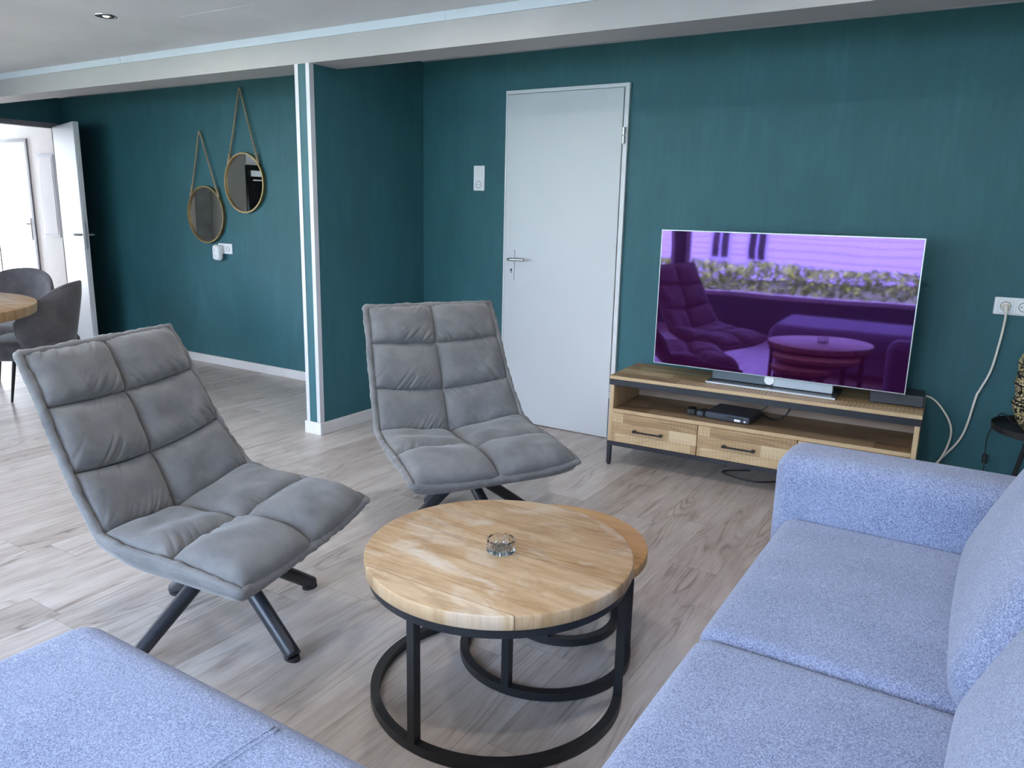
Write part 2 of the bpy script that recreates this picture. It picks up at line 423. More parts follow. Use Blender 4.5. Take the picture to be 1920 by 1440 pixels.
box(bm, XL - .055, XL + .012, y1 - .022, y1, 0, 1.99); box(bm, XL - .055, XL + .012, y0, y0 + .05, 0, 1.99); box(bm, XL - .055, XL + .012, y0, y1, 1.99, 2.035)
d2 = struct(obj('door_2', bm, M['frame_grey']), 'grey framed doorway to the bright hallway')
# right wall and window wall
bm = B(); box(bm, XR, XR + T, YF, T, 0, ZC); struct(obj('wall_right', bm, M['white_wall']))
wins = [(-7.2, -3.42), (-3.28, .95)]; MULL = (-5.3, -.25)
bm = B()
xs = [XL - T] + [v for w in wins for v in w] + [XR + T]
for a, b in zip(xs[0::2], xs[1::2]): box(bm, a, b, YF - T, YF, 0, ZC)
for a, b in wins: box(bm, a, b, YF - T, YF, WZ1, ZC); box(bm, a, b, YF - T, YF, 0, WZ0)
struct(obj('wall_front', bm, M['green']))
for i, (a, b) in enumerate(wins):
    bm = B(); f = .05
    box(bm, a, a + f, YF - .09, YF - .02, WZ0 + f, WZ1 - f); box(bm, b - f, b, YF - .09, YF - .02, WZ0 + f, WZ1 - f)
    box(bm, a, b, YF - .09, YF - .02, WZ0, WZ0 + f); box(bm, a, b, YF - .09, YF - .02, WZ1 - f, WZ1)
    c = MULL[i]; box(bm, c - .03, c + .03, YF - .09, YF - .02, WZ0 + f, WZ1 - f)
    w = struct(obj('window_%d' % (i + 1), bm, M['frame_white']))
    bm = B(); box(bm, a + f, c - .03, YF - .058, YF - .052, WZ0 + f, WZ1 - f); box(bm, c + .03, b - f, YF - .058, YF - .052, WZ0 + f, WZ1 - f)
    obj('pane', bm, M['pane'], w)
# the hallway beyond
bm = B(); box(bm, -12.2, XL - T, .85, .95, 0, ZC); struct(obj('wall_hall', bm, M['hall_wall']), 'white hallway wall seen through the doorway')
bm = B(); box(bm, -12.2, XL - T, -1.6, -1.5, 0, ZC); struct(obj('wall_hall_front', bm, M['hall_wall']))
bm = B(); box(bm, -12.0, -11.6, -1.5, .85, 0, .04)
box(bm, -11.7, -11.6, -1.5, .23, .04, ZC); box(bm, -11.7, -11.6, .23, .85, 2.2, ZC); struct(obj('wall_hall_end', bm, M['hall_wall']))
bm = B(); box(bm, -11.66, -11.62, .23, .26, .04, 2.2); box(bm, -11.66, -11.62, .82, .85, .04, 2.2); box(bm, -11.66, -11.62, .26, .82, 2.16, 2.2); struct(obj('window_3', bm, M['frame_white']))
bm = B(); box(bm, XL - T - .1, XL - T, .0, .95, 0, ZC); struct(obj('wall_hall_back', bm, M['hall_wall']))
bm = B(); box(bm, -9.97, XL - T, .836, .85, 0, .06); struct(obj('baseboard_hall', bm, M['trim_white']))
# hall door
bm = B(); hx = -9.985
box(bm, hx - .03, hx + .01, .83, .86, 0, 2.01); box(bm, hx - .95, hx - .91, .83, .86, 0, 2.01); box(bm, hx - .95, hx + .01, .83, .86, 2.01, 2.045)
d3 = struct(obj('door_3', bm, M['frame_grey']), 'white hallway door in a thin grey frame')
bm = B(); box(bm, hx - .91, hx - .03, .838, .86, .005, 2.01); obj('door_leaf', bm, M['door'], d3)
bm = B(); box(bm, hx - .115, hx - .08, .832, .839, .86, 1.12, .003); tube(bm, [(hx - .1, .835, 1.05), (hx - .1, .80, 1.05), (hx - .2, .795, 1.05)], .008); obj('door_handle', bm, M['steel'], d3, auto=40)
# tall framed white panel on the hall wall
bm = B(); box(bm, -9.74, -9.40, .815, .85, .915, 1.855, .006); 
pn = tag(obj('wall_panel', bm, M['trim_white']), 'narrow tall white panel on the hallway wall beside the hall door', 'wall panel')
bm = B(); box(bm, -9.715, -9.43, .811, .8152, .945, 1.825, .002); obj('panel_face', bm, M['white_plastic'], pn)

# ---- door 1 (white, closed)
bm = B(); f = .012
box(bm, DL, DL + .012, -.018, .07, 0, DT - .020); box(bm, DR - .026, DR, -.018, .07, 0, DT - .020); box(bm, DL, DR, -.018, .07, DT - .020, DT)
box(bm, DL + .012, DL + .045, -.002, .07, 0, DT - .045); box(bm, DR - .045, DR - .026, -.002, .07, 0, DT - .045); box(bm, DL + .012, DR - .026, -.002, .07, DT - .045, DT - .020)
d1 = struct(obj('door_1', bm, M['frame_white']), 'closed white flush door in green wall')
bm = B(); box(bm, DL + .03, DR - .03, .03, .10, 0, DT - .02); struct(obj('light_leak_block', bm, M['dark']))  # unseen block added behind the leaf, stops light leaking under the door
bm = B(); box(bm, DL + .016, DR - .030, -.024, .015, .004, DT - .024, .003, 2); leaf = obj('door_leaf', bm, M['door'], d1)
bm = B(); box(bm, -2.633, -2.590, -.0295, -.023, .915, 1.107, .002, 2); pl = obj('handle_plate', bm, M['alu'], d1)
bm = B(); tube(bm, [(-2.611, -.028, 1.048)] + catmull([(-2.611, -.062, 1.048), (-2.605, -.076, 1.048), (-2.585, -.080, 1.049), (-2.54, -.079, 1.050), (-2.495, -.076, 1.050)], 5), .0098, 12)
lathe_b = B(); obj('door_handle', bm, M['steel'], d1, auto=40)
bm = B(); tube(bm, [(-2.611, -.030, .982), (-2.611, -.0325, .982)], .0065, 12); box(bm, -2.6135, -2.6085, -.0325, -.031, .962, .978); obj('keyhole', bm, M['dark'], d1)
for z in (1.771, .30):
    bm = B(); tube(bm, [(-1.889, -.029, z - .045), (-1.889, -.029, z - .003)], .0085, 12); tube(bm, [(-1.889, -.029, z + .001), (-1.889, -.029, z + .043)], .0085, 12)
    obj('hinge', bm, M['steel'], d1, auto=40)

# ---- open leaf into the room
ang = radians(-17)
lf = tag(bpy.data.objects.new('door_4', None), 'white door leaf standing open at the hallway doorway'); COL.objects.link(lf); lf['kind'] = 'structure'
lf.location = (XL + .02, y1 - .012, 0); lf.rotation_euler = (0, 0, ang)
bm = B(); box(bm, .0, .80, -.04, 0, .012, 2.0, .002, 1); box(bm, .80, .812, -.026, 0, .012, 1.994); obj('door_leaf', bm, M['door'], lf)
bm = B(); box(bm, .801, .8145, -.030, -.010, .93, 1.16, .001, 1); obj('lock_plate', bm, M['steel'], lf)
for s, y in ((-1, -.04), (1, 0)):
    bm = B(); tube(bm, catmull([(.755, y, 1.05), (.755, y + s * .04, 1.05), (.74, y + s * .055, 1.05), (.64, y + s * .055, 1.05)], 5), .0095, 10); obj('door_handle', bm, M['steel'], lf, auto=40)

# ---- sockets and switches
def ring(bm, x, y, z, r, t=.003, n=20):
    tube(bm, [(x + r * cos(2 * pi * k / n), y, z + r * sin(2 * pi * k / n)) for k in range(n)], t, 6, True)
def socket_part(par, x, z, h=.062, y=-.009):
    bm = B(); box(bm, x - h / 2, x + h / 2, y - .003, y, z - h / 2, z + h / 2, .0015, 1); s = obj('socket_insert', bm, M['white_plastic'], par)
    bm = B(); ring(bm, x, y - .0035, z, .0205, .0012); 
    for dx in (-.0095, .0095): tube(bm, [(x + dx, y - .0025, z), (x + dx, y - .0038, z)], .0028, 8)
    obj('socket_hole', bm, M['slate_plastic'], s)
bm = B(); box(bm, -2.922, -2.8405, -.010, 0, 1.463, 1.617, .004, 2)
sw = tag(obj('switch_plate', bm, M['white_plastic']), 'white upright switch and socket plate beside the white door', 'light switch')
bm = B(); box(bm, -2.910, -2.853, -.014, -.009, 1.546, 1.604, .002, 2); obj('rocker', bm, M['white_plastic'], sw)
socket_part(sw, -2.8815, 1.501, .058)
bm = B(); box(bm, -.0065, .156, -.010, 0, .932, 1.012, .006, 3)
so = tag(obj('wall_socket', bm, M['white_plastic']), 'white double wall socket right of the television with a plug in it', 'wall socket')
socket_part(so, .040, .972); socket_part(so, .111, .972)
bm = B(); box(bm, -5.471, -5.302, -.010, 0, .946, 1.028, .003, 2)
s2 = tag(obj('wall_socket', bm, M['white_plastic']), 'white double wall socket under the round mirrors', 'wall socket')
socket_part(s2, -5.345, .987)
bm = merge(B(), rbox(.043, .03, .063, .026, (10, 8, 12))); shift(bm, (-5.44, -.041, .955))
ap = tag(obj('plug_in_freshener', bm, M['white_plastic'], smooth=True), 'rounded white plug-in device in the socket under the mirrors', 'plug-in device')
bm = B(); ring(bm, -5.444, -.0705, .975, .008, .002, 12); obj('sensor_ring', bm, M['lightgrey'], ap)
bm = B(); ring(bm, -5.438, -.0700, .925, .012, .002, 12); obj('vent_ring', bm, M['lightgrey'], ap)
# plug with its cord
pb = B(); tube(pb, [(.040, -.010, .972), (.040, -.028, .972)], .019, 20); tube(pb, [(.040, -.028, .972), (.041, -.038, .967), (.044, -.040, .945)], .0105, 12, rfun=lambda t: .014 - .006 * t)
pg = tag(obj('mains_cable', pb, M['cord_white'], auto=45), 'white cord plugged into the wall socket and hanging down right of the television', 'power cord')
bm = B(); tube(bm, catmull([(.044, -.040, .945), (.046, -.034, .915), (.040, -.022, .811), (.023, -.02, .671), (-.008, -.022, .575), (-.019, -.02, .538), (-.039, -.02, .391), (-.066, -.02, .307), (-.128, -.022, .209), (-.20, -.04, .09), (-.26, -.07, .008)], 8), .0052, 8); obj('cable', bm, M['cord_white'], pg, smooth=True)
bm = B(); tube(bm, catmull([(-.222, -.075, .525), (-.195, -.05, .511), (-.16, -.045, .480), (-.116, -.045, .419), (-.097, -.045, .359), (-.104, -.045, .288), (-.128, -.045, .215), (-.19, -.05, .09), (-.25, -.09, .006)], 8), .0048, 8)
tag(obj('hanging_cable', bm, M['cord_white'], smooth=True), 'white cord curving from the small black speaker down behind the cabinet', 'power cord')

# ---- recessed ceiling light
bm = B(); lathe(bm, [(.040, ZC - .001), (.047, ZC - .004), (.052, ZC - .003), (.053, ZC)], 32, (-4.03, -1.70))
sp = tag(obj('ceiling_spotlight', bm, M['chrome'], auto=60), 'small round recessed spotlight in the ceiling', 'ceiling light')
bm = B(); lathe(bm, [(.041, ZC - .001), (.036, ZC - .0045), (.018, ZC - .003), (.018, ZC - .0005)], 32, (-4.03, -1.70)); obj('reflector', bm, M['dark'], sp, smooth=True)
bm = B(); lathe(bm, [(0, ZC - .006), (.012, ZC - .005), (.017, ZC - .001)], 24, (-4.03, -1.70)); obj('bulb', bm, M['glow'], sp, smooth=True)

sp['group'] = 'recessed ceiling spotlights'
for x_, y_ in ((-2.2, -1.7), (-.4, -1.7), (-4.03, -3.4), (-2.2, -3.4), (-.4, -3.4), (-5.9, -3.4)):  # unseen spots added for more light from above
    q_ = copy_tree(sp); q_.location = (x_ + 4.03, y_ + 1.70, 0); q_['label'] = 'unseen recessed ceiling spotlight added to light the room from above'
for x_, y_ in ((-4.03, -1.70), (-2.2, -1.7), (-.4, -1.7), (-4.03, -3.4), (-2.2, -3.4), (-.4, -3.4), (-5.9, -3.4)):  # first lamp belongs to the seen spot, the others to the added ones
    l_ = bpy.data.lights.new('ceiling_lamp', 'AREA'); l_.shape = 'DISK'; l_.size = .10; l_.energy = LAMP; l_.color = (1., .95, .90)
    o_ = bpy.data.objects.new('ceiling_lamp', l_); COL.objects.link(o_); o_.location = (x_, y_, ZC - .012)
# ---- round mirrors on ropes
def mirror(cx, cz, nx, nz, label):
    t = thing('round_mirror', label, 'mirror', (cx, 0, cz), 0, 'round brass mirrors hung on rope')
    R = .222
    bm = B(); pr = [(R - .004, -.004), (R - .004, -.030), (R + .008, -.030), (R + .008, -.004)]
    n = 96; rg = [[bm.verts.new((r * cos(2 * pi * k / n), y, r * sin(2 * pi * k / n))) for r, y in pr] for k in range(n)]
    for k in range(n):
        a, b = rg[k], rg[(k + 1) % n]
        for q in range(4): bm.faces.new((a[q], a[(q + 1) % 4], b[(q + 1) % 4], b[q]))
    for s in (-1, 1):
        a = radians(90 - s * 47); box(bm, (R + .010) * cos(a) - .009, (R + .010) * cos(a) + .009, -.026, -.010, (R + .010) * sin(a) - .012, (R + .010) * sin(a) + .010, .003, 1)
    obj('frame', bm, M['brass'], t, auto=40)
    bm = B(); vs = [bm.verts.new((R * cos(2 * pi * k / n), -.017, R * sin(2 * pi * k / n))) for k in range(n)]
    vb = [bm.verts.new((R * cos(2 * pi * k / n), -.008, R * sin(2 * pi * k / n))) for k in range(n)]
    bm.faces.new(vs); bm.faces.new(vb[::-1])
    for k in range(n): bm.faces.new((vs[k], vs[(k + 1) % n], vb[(k + 1) % n], vb[k]))
    obj('mirror_glass', bm, M['mirror'], t)
    bm = B(); L = []
    ends = []
    for s in (-1, 1):
        a = radians(90 - s * 47); ends.append(Vector(((R + .013) * cos(a), -.022, (R + .013) * sin(a))))
    top = Vector((nx - cx, -.022, nz - cz))
    path = [ends[0]]
    pl_ = catmull([ends[0], ends[0].lerp(top, .5), top + Vector((-.012, 0, -.02)), top, top + Vector((.012, 0, -.02)), ends[1].lerp(top, .5), ends[1]], 14)
    # two plies twisted round each other
    for ph in (0, pi):
        tw = []
        for i, p in enumerate(pl_):
            s = i / len(pl_) * 2 * (top - ends[0]).length / .022 * pi
            tw.append(p + Vector((cos(s + ph) * .0035, sin(s + ph) * .0035, 0)))
        tube(bm, tw, .0048, 7)
    for e_ in ends:
        d = (top - e_).normalized(); tube(bm, [e_ - d * .022, e_, e_ + d * .055], .0115, 10, rfun=lambda q: .0085 + .0035 * sin(pi * q))
        tube(bm, [e_ + d * .05, e_ + d * .064], .0125, 10)
    obj('rope', bm, M['rope'], t, smooth=True)
    bm = B(); tube(bm, [(top.x, -.001, top.z - .006), (top.x, -.03, top.z - .006)], .004, 8); obj('nail', bm, M['steel'], t)
mirror(-5.589, 1.254, -5.605, 1.905, 'round rope-hung mirror, lower one on the left, above the small socket')
mirror(-5.097, 1.506, -5.097, 2.20, 'round rope-hung mirror, higher one on the right, nearer the stub wall')

# ------------------------------------------------------------------ coffee tables
def nest(name, label, cx, cy, zt, R, th, Rb, a0, a1, legs, mat, group):
    t = thing(name, label, 'coffee table', (cx, cy, 0), 0, group)
    bm = B(); e = .004
    lathe(bm, [(0, zt), (R - e, zt), (R - .001, zt - .0012), (R, zt - e), (R, zt - th + e), (R - e, zt - th), (0, zt - th)], 128)
    obj('tabletop', bm, mat, t, auto=50)
    s = .025
    def arc(z0, z1, A0, A1, r=Rb):
        b = B(); n = 96; full = A1 - A0 >= 359
        pr = [(r, z0), (r, z1), (r - s, z1), (r - s, z0)]
        rg = []
        for k in range(n + (0 if full else 1)):
            a = radians(A0 + (A1 - A0) * k / n); rg.append([b.verts.new((q * cos(a), q * sin(a), z)) for q, z in pr])
        m = len(rg)
        for k in range(m if full else m - 1):
            A, C = rg[k], rg[(k + 1) % m]
            for q in range(4): b.faces.new((A[q], A[(q + 1) % 4], C[(q + 1) % 4], C[q]))
        if not full: b.faces.new(rg[0][::-1]); b.faces.new(rg[-1])
        return b
    obj('top_ring', arc(zt - th - s, zt - th, 0, 360), M['black_metal'], t, auto=40)
    obj('base_ring', arc(.003, .003 + s, a0, a1), M['black_metal'], t, auto=40)
    for a in legs:
        a = radians(a); b = B(); box(b, -s / 2, s / 2, -s / 2, s / 2, .003 + s * .5, zt - th - s * .5, .0012, 1)
        merge_m = Matrix.Translation(((Rb - s / 2) * cos(a), (Rb - s / 2) * sin(a), 0)) @ Matrix.Rotation(a, 4, 'Z')
        bmesh.ops.transform(b, matrix=merge_m, verts=b.verts[:]); obj('leg', b, M['black_metal'], t)
    for a in (a0 + 12, (a0 + a1) / 2, a1 - 12):
        a = radians(a); b = B(); tube(b, [((Rb - s / 2) * cos(a), (Rb - s / 2) * sin(a), 0), ((Rb - s / 2) * cos(a), (Rb - s / 2) * sin(a), .0035)], .008, 10); obj('foot_pad', b, M['felt'], t)
    return t
G = 'nest of round coffee tables'
nest('coffee_table', 'largest and frontmost round wooden coffee table on black metal frame, glass ashtray on it', -1.077, -2.502, .43, .371, .04, .36, 152, 383, (-94, 22.5, 153), M['mango'], G)
nest('coffee_table', 'middle round coffee table with orange-brown top, peeking out behind the big one', -1.053, -2.262, .372, .298, .032, .266, 155, 393, (-86, 32.5, 157), M['mango_warm'], G)
nest('coffee_table', 'smallest coffee table, only its black ring base showing beneath the other two', -1.103, -2.052, .312, .205, .03, .187, 160, 400, (-80, 38, 162), M['mango_warm'], G)
# ashtray
bm = B(); n = 60
prof = [(0, 0), (.032, 0), (.038, .004), (.0395, .03), (.0395, .036), (.037, .039), (.034, .036), (.032, .014), (.0, .0115)]
lathe(bm, prof, n)
for v in bm.verts:
    r = sqrt(v.co.x ** 2 + v.co.y ** 2); a = atan2(v.co.y, v.co.x)
    if r > .0355 and v.co.z < .028:
        k = 1 + .035 * (1 if int(round(a / (2 * pi) * n)) % 2 else -1); v.co.x *= k; v.co.y *= k
    if v.co.z > .034:
        for q in (0, 1, 2, 3):
            d = abs((a - q * pi / 2 - .5 + pi) % (2 * pi) - pi)
            if d < .22: v.co.z -= .006 * (1 - d / .22)
ash = tag(obj('ashtray', bm, M['glass'], loc=(-1.060, -2.520, .4302)), 'small round clear glass ashtray on the big coffee table', 'ashtray')
bm = B()
for rr_, k_ in ((.012, 8), (.022, 14), (.030, 20)):
    for k in range(k_):
        a = 2 * pi * k / k_ + rr_ * 40; b = bmesh.new(); bmesh.ops.create_icosphere(b, subdivisions=1, radius=.0036)
        merge(bm, b, Matrix.Translation((rr_ * cos(a), rr_ * sin(a), .0125)) @ Matrix.Scale(.6, 4, (0, 0, 1)))
obj('cut_pattern', bm, M['glass'], ash)

# ------------------------------------------------------------------ swivel lounge chairs
def prof_at(ctrl, n):
    return catmull([(0, y, z) for y, z in ctrl], n)
def arc_param(pts):
    s = [0.]
    for a, b in zip(pts[:-1], pts[1:]): s.append(s[-1] + (b - a).length)
    return s
def sample(pts, s, t):
    L = s[-1] * t
    for i in range(len(pts) - 1):
        if s[i + 1] >= L: return pts[i].lerp(pts[i + 1], (L - s[i]) / max(1e-9, s[i + 1] - s[i]))
    return pts[-1].copy()
SEATC = [(.312, .318), (.285, .338), (.19, .360), (.065, .366), (-.07, .358), (-.187, .372)]
SEATE = [(.318, .345), (.29, .352), (.19, .372), (.065, .392), (-.05, .402), (-.145, .430)]
BACKC = [(-.187, .372), (-.225, .46), (-.262, .553), (-.305, .655), (-.345, .757), (-.38, .84), (-.414, .917)]
BACKE = [(-.145, .430), (-.190, .49), (-.240, .575), (-.290, .67), (-.333, .765), (-.372, .845), (-.414, .917)]
def half_w(part, t):
    if part == 'seat': return .362 * (1 - t) + .345 * t
    return .345 + (.302 - .345) * t ** .8
def patch(part, rows, H, nu=208, nv=None, wr=.0105):
    C = prof_at(SEATC if part == 'seat' else BACKC, 8); E_ = prof_at(SEATE if part == 'seat' else BACKE, 8)
    sc, se = arc_param(C), arc_param(E_)
    nv = nv or 56 * (len(rows) - 1); bm = B(); grid = []
    for j in range(nv + 1):
        t = j / nv; pc, pe = sample(C, sc, t), sample(E_, se, t)
        pc2, pe2 = sample(C, sc, min(1, t + .02)), sample(E_, se, min(1, t + .02)); pc1, pe1 = sample(C, sc, max(0, t - .02)), sample(E_, se, max(0, t - .02))
        for r in range(len(rows) - 1):
            if t <= rows[r + 1] + 1e-9: break
        sv = (t - rows[r]) / (rows[r + 1] - rows[r]); sv = min(1, max(0, sv)); row = []
        for i in range(nu + 1):
            u = -1 + 2 * i / nu; q = abs(u) ** 2.2
            p = pc.lerp(pe, q); d = pc2.lerp(pe2, q) - pc1.lerp(pe1, q)
            nrm = Vector((0, -d.z, d.y)); 
            if part == 'seat': nrm = Vector((0, d.z, -d.y))
            else: nrm = Vector((0, d.z, -d.y))
            nrm.normalize()
            if part == 'back' and nrm.y < 0: nrm = -nrm
            if part == 'seat' and nrm.z < 0: nrm = -nrm
            su = (u + 1) if u < 0 else u
            # the middle seam wanders a little
            fu = 1 - abs(2 * su - 1) ** 4.2; fv = 1 - abs(2 * sv - 1) ** (4.2 if part == 'back' else 3.4)
            h = H * (max(0, fu) * max(0, fv)) ** .55
            if part == 'back': h *= 1 + .18 * (1 - sv) - .05            # sagging to the lower seam
            if part == 'seat' and r == 0: h *= 1.12
            x = u * (half_w(part, t) - .010)
            # gathers running away from the seams
            edge = min(sv, 1 - sv) if part == 'back' else sv if r else 1 - sv
            wgt = math.exp(-(edge / (.30 if part == 'back' and sv < .5 else .16)) ** 2) * max(0, fu) ** .5
            w1 = mnoise.noise(Vector((x * 27 + sv * 4.5 * (1 if u > 0 else -1), r * 7.3 + (u > 0) * 3.1, t * 2.0 + (5 if part == 'seat' else 0))))
            w2 = mnoise.noise(Vector((x * 9, t * 7, 3.3 + r)))
            h -= wr * max(0., 1 - abs(w1) * 3.6) ** 1.3 * wgt * (.35 + .65 * (mnoise.noise(Vector((x * 6, r * 3.3, t * 3))) > -.1)) + .010 * w2 * max(0, fu * fv)
            if abs(u) > .985: h = -.018
            elif i == nu // 2: h -= .010
            if (part == 'seat' and j == 0) or (part == 'back' and j == nv): h = -.014
            elif any(abs(t - rr0) < .55 / nv for rr0 in rows[1:-1]): h -= .010
            pt = p + nrm * h; row.append(bm.verts.new((x, pt.y, pt.z)))
        grid.append(row)
    for j in range(nv):
        for i in range(nu): bm.faces.new((grid[j][i], grid[j][i + 1], grid[j + 1][i + 1], grid[j + 1][i]))
    # close underneath so that the pad is solid
    bmesh.ops.solidify(bm, geom=bm.faces[:], thickness=0.0) if False else None
    return bm, grid
def edge_path(side):
    out = []
    E1, E2 = prof_at(SEATE, 6), prof_at(BACKE, 6); s1, s2 = arc_param(E1), arc_param(E2)
    for k in range(21): t = k / 20; p = sample(E1, s1, t); out.append(Vector((side * half_w('seat', t), p.y, p.z)))
    for k in range(1, 31): t = k / 30; p = sample(E2, s2, t); out.append(Vector((side * half_w('back', t), p.y, p.z)))
    return out
def lounge_chair(label, loc, rotz, group):
    t = thing('lounge_chair', label, 'armchair', loc, rotz, group)
    bm, gs = patch('seat', [0, .50, 1.], .058)
    obj('seat', bm, M['suede'], t, smooth=True)
    bm, gb = patch('back', [0, .345, .70, 1.], .047)
    obj('backrest', bm, M['suede'], t, smooth=True)
    # shell: outer skin behind both pads
    L, R_ = edge_path(1), edge_path(-1); n = len(L)
    bm = B(); G1 = []; nu = 28
    for k in range(n):
        a, b = L[max(0, k - 1)], L[min(n - 1, k + 1)]; d = (b - a).normalized(); nr = Vector((0, d.z, -d.y))
        if k > 20 and nr.y > 0 or k <= 20 and nr.z > 0: nr = -nr
        row = []
        f = k / (n - 1)
        dep = .055 + .030 * sin(pi * min(1, f / .45)) if f < .45 else .055 - .02 * (f - .45)
        for i in range(nu + 1):
            u = 1 - 2 * i / nu; q = 1 - abs(u) ** 5
            x = u * (abs(L[k].x) + .006); lower = .012 + (dep) * max(0, q) ** .45
            base = L[k].copy(); base.x = x
            p = base + nr * lower; 
            if k == 0: p = base + nr * (.010 + .045 * max(0, q) ** .45)
            row.append(bm.verts.new(p))
        G1.append(row)
    for k in range(n - 1):
        for i in range(nu): bm.faces.new((G1[k][i], G1[k][i + 1], G1[k + 1][i + 1], G1[k + 1][i]))
    # rims of the shell up to the piping
    def rim(loop_a, pts):
        vs = [bm.verts.new(p) for p in pts]
        for k in range(len(vs) - 1): bm.faces.new((loop_a[k], loop_a[k + 1], vs[k + 1], vs[k]))
    rim([G1[k][0] for k in range(n)], L); rim([G1[k][nu] for k in range(n)], R_)
    fr = [L[0].lerp(R_[0], i / nu) + Vector((0, 0, -.026 * (1 - (1 - 2 * i / nu) ** 4))) for i in range(nu + 1)]
    tp = [L[-1].lerp(R_[-1], i / nu) for i in range(nu + 1)]
    rim(G1[0], fr); rim(G1[-1], tp)
    obj('shell', bm, M['suede'], t, smooth=True)
    # piping all round
    loop = L + [p for p in tp[1:-1]] + R_[::-1] + [fr[i] for i in range(nu - 1, 0, -1)]
    loop = [p + Vector((0, 0, 0)) for p in loop]; bm = B()
    lp = catmull(loop, 3, True); N_ = len(lp)
    tube(bm, lp, .013, 10, True)
    for i, v in enumerate(bm.verts):
        v.co += Vector((0, 0, 0)) + (Vector((mnoise.noise(v.co * 38), mnoise.noise(v.co * 38 + Vector((9, 0, 0))), mnoise.noise(v.co * 38 + Vector((0, 9, 0)))))) * .0045
    obj('piping', bm, M['suede'], t, smooth=True)
    # hub and four splayed legs
    bm = B(); lathe(bm, [(0, .215), (.062, .215), (.066, .222), (.066, .255), (.10, .30), (.12, .312), (0, .312)], 32); obj('hub', bm, M['navy_metal'], t, auto=40)
    for k in range(4):
        a = radians(-110.5 + 90 * k) if True else 0
        dx, dy = cos(a), sin(a)
        bm = B(); pts = [Vector((dx * r, dy * r, z)) for r, z in ((.0, .245), (.03, .240), (.31, .033), (.325, .022), (.333, .012))]
        tube(bm, catmull(pts, 6), .02, 18, rfun=lambda q: .0265 - .006 * q if q < .93 else .0209 - .07 * (q - .93))
        lg = obj('leg', bm, M['navy_metal'], t, smooth=True)
        bm = B(); 
        lathe(bm, [(0, 0), (.019, 0), (.020, .004), (.019, .010), (0, .011)], 20, (0, 0))
        bmesh.ops.transform(bm, matrix=Matrix.Translation((dx * .325, dy * .325, 0)) @ Matrix.Rotation(a, 4, 'Z') @ Matrix.Diagonal((1.5, 1.05, 1, 1)), verts=bm.verts[:])
        obj('foot_pad', bm, M['felt'], lg, auto=40)
    return t
GC = 'grey swivel lounge chairs'
c1 = lounge_chair('grey padded lounge chair on the left, nearest the camera, beside the sofa chaise', (-1.99, -2.71, 0), .271 - pi / 2, GC)
c2 = copy_tree(c1); c2.location = (-1.822, -1.615, 0); c2.rotation_euler = (0, 0, -.525 - pi / 2)
for ch_ in c2.children:
    if ch_.name.startswith(('leg', 'hub')): ch_.rotation_euler = (0, 0, radians(27.6))
c2['label'] = 'grey padded lounge chair further back, in front of the white door'

# ------------------------------------------------------------------ sofa
sf = thing('corner_sofa', 'large blue-grey woven fabric corner sofa with armrest and chaise', 'sofa', (0, 0, 0))
def pad(name, x0, x1, y0, y1, z0, z1, r, puff, par=sf, mat='sofa', rot=None, seg=(30, 30, 12)):
    bm = rbox((x1 - x0) / 2, (y1 - y0) / 2, (z1 - z0) / 2, r, seg, puff)
    if rot: bmesh.ops.rotate(bm, verts=bm.verts[:], cent=(0, 0, 0), matrix=Matrix.Rotation(rot, 3, 'Y'))
    shift(bm, ((x0 + x1) / 2, (y0 + y1) / 2, (z0 + z1) / 2))
    return obj(name, bm, M[mat], par, smooth=True)
pad('base', -.44, .55, -3.32, -1.60, .06, .26, .02, (0, 0, 0), seg=(8, 8, 4))
pad('base', -1.61, .55, -4.06, -3.36, .06, .26, .02, (0, 0, 0), seg=(8, 8, 4))
pad('seat_cushion', -.475, .36, -2.609, -1.762, .235, .428, .040, (.006, .0, .012))
pad('seat_cushion', -.470, .36, -3.335, -2.609, .235, .431, .040, (.006, .0, .012))
ch = pad('chaise', -1.665, .36, -4.10, -3.315, .20, .432, .075, (.0, .0, .010), seg=(60, 30, 12))
bm = B()
for dx in (-.006, .006): tube(bm, [(-.985 + dx, y, .4325 + .010 * (1 - ((y + 3.7075) / .3925) ** 2) - (.0 if y > -99 else 0)) for y in [-3.372 - .017 * k for k in range(40)]], .0022, 6)
obj('seam', bm, M['sofa'], ch, smooth=True)
pad('armrest', -.525, .58, -1.768, -1.535, .06, .622, .065, (.0, .008, .006), seg=(40, 16, 24))
pad('back_frame', .36, .56, -3.35, -1.60, .06, .70, .05, (0, 0, 0), seg=(12, 30, 20))
for y0_, y1_ in ((-2.635, -1.785), (-3.52, -2.625)):
    bm = rbox(.10, (y1_ - y0_) / 2, .235, .095, (24, 36, 30), (.032, .01, .02)); bmesh.ops.rotate(bm, verts=bm.verts[:], cent=(0, 0, 0), matrix=Matrix.Rotation(radians(24), 3, 'Y'))
    shift(bm, (.182 + (.02 if y0_ < -3 else 0), (y0_ + y1_) / 2, .592)); obj('back_cushion', bm, M['sofa'], sf, smooth=True)
for x, y in ((-.40, -1.62), (.5, -1.62), (-1.57, -3.40), (-1.57, -4.02), (.5, -4.02), (-.40, -3.28)):
    bm = B(); tube(bm, [(x, y, 0), (x, y, .065)], .02, 14); obj('leg', bm, M['black_metal'], sf, auto=40)

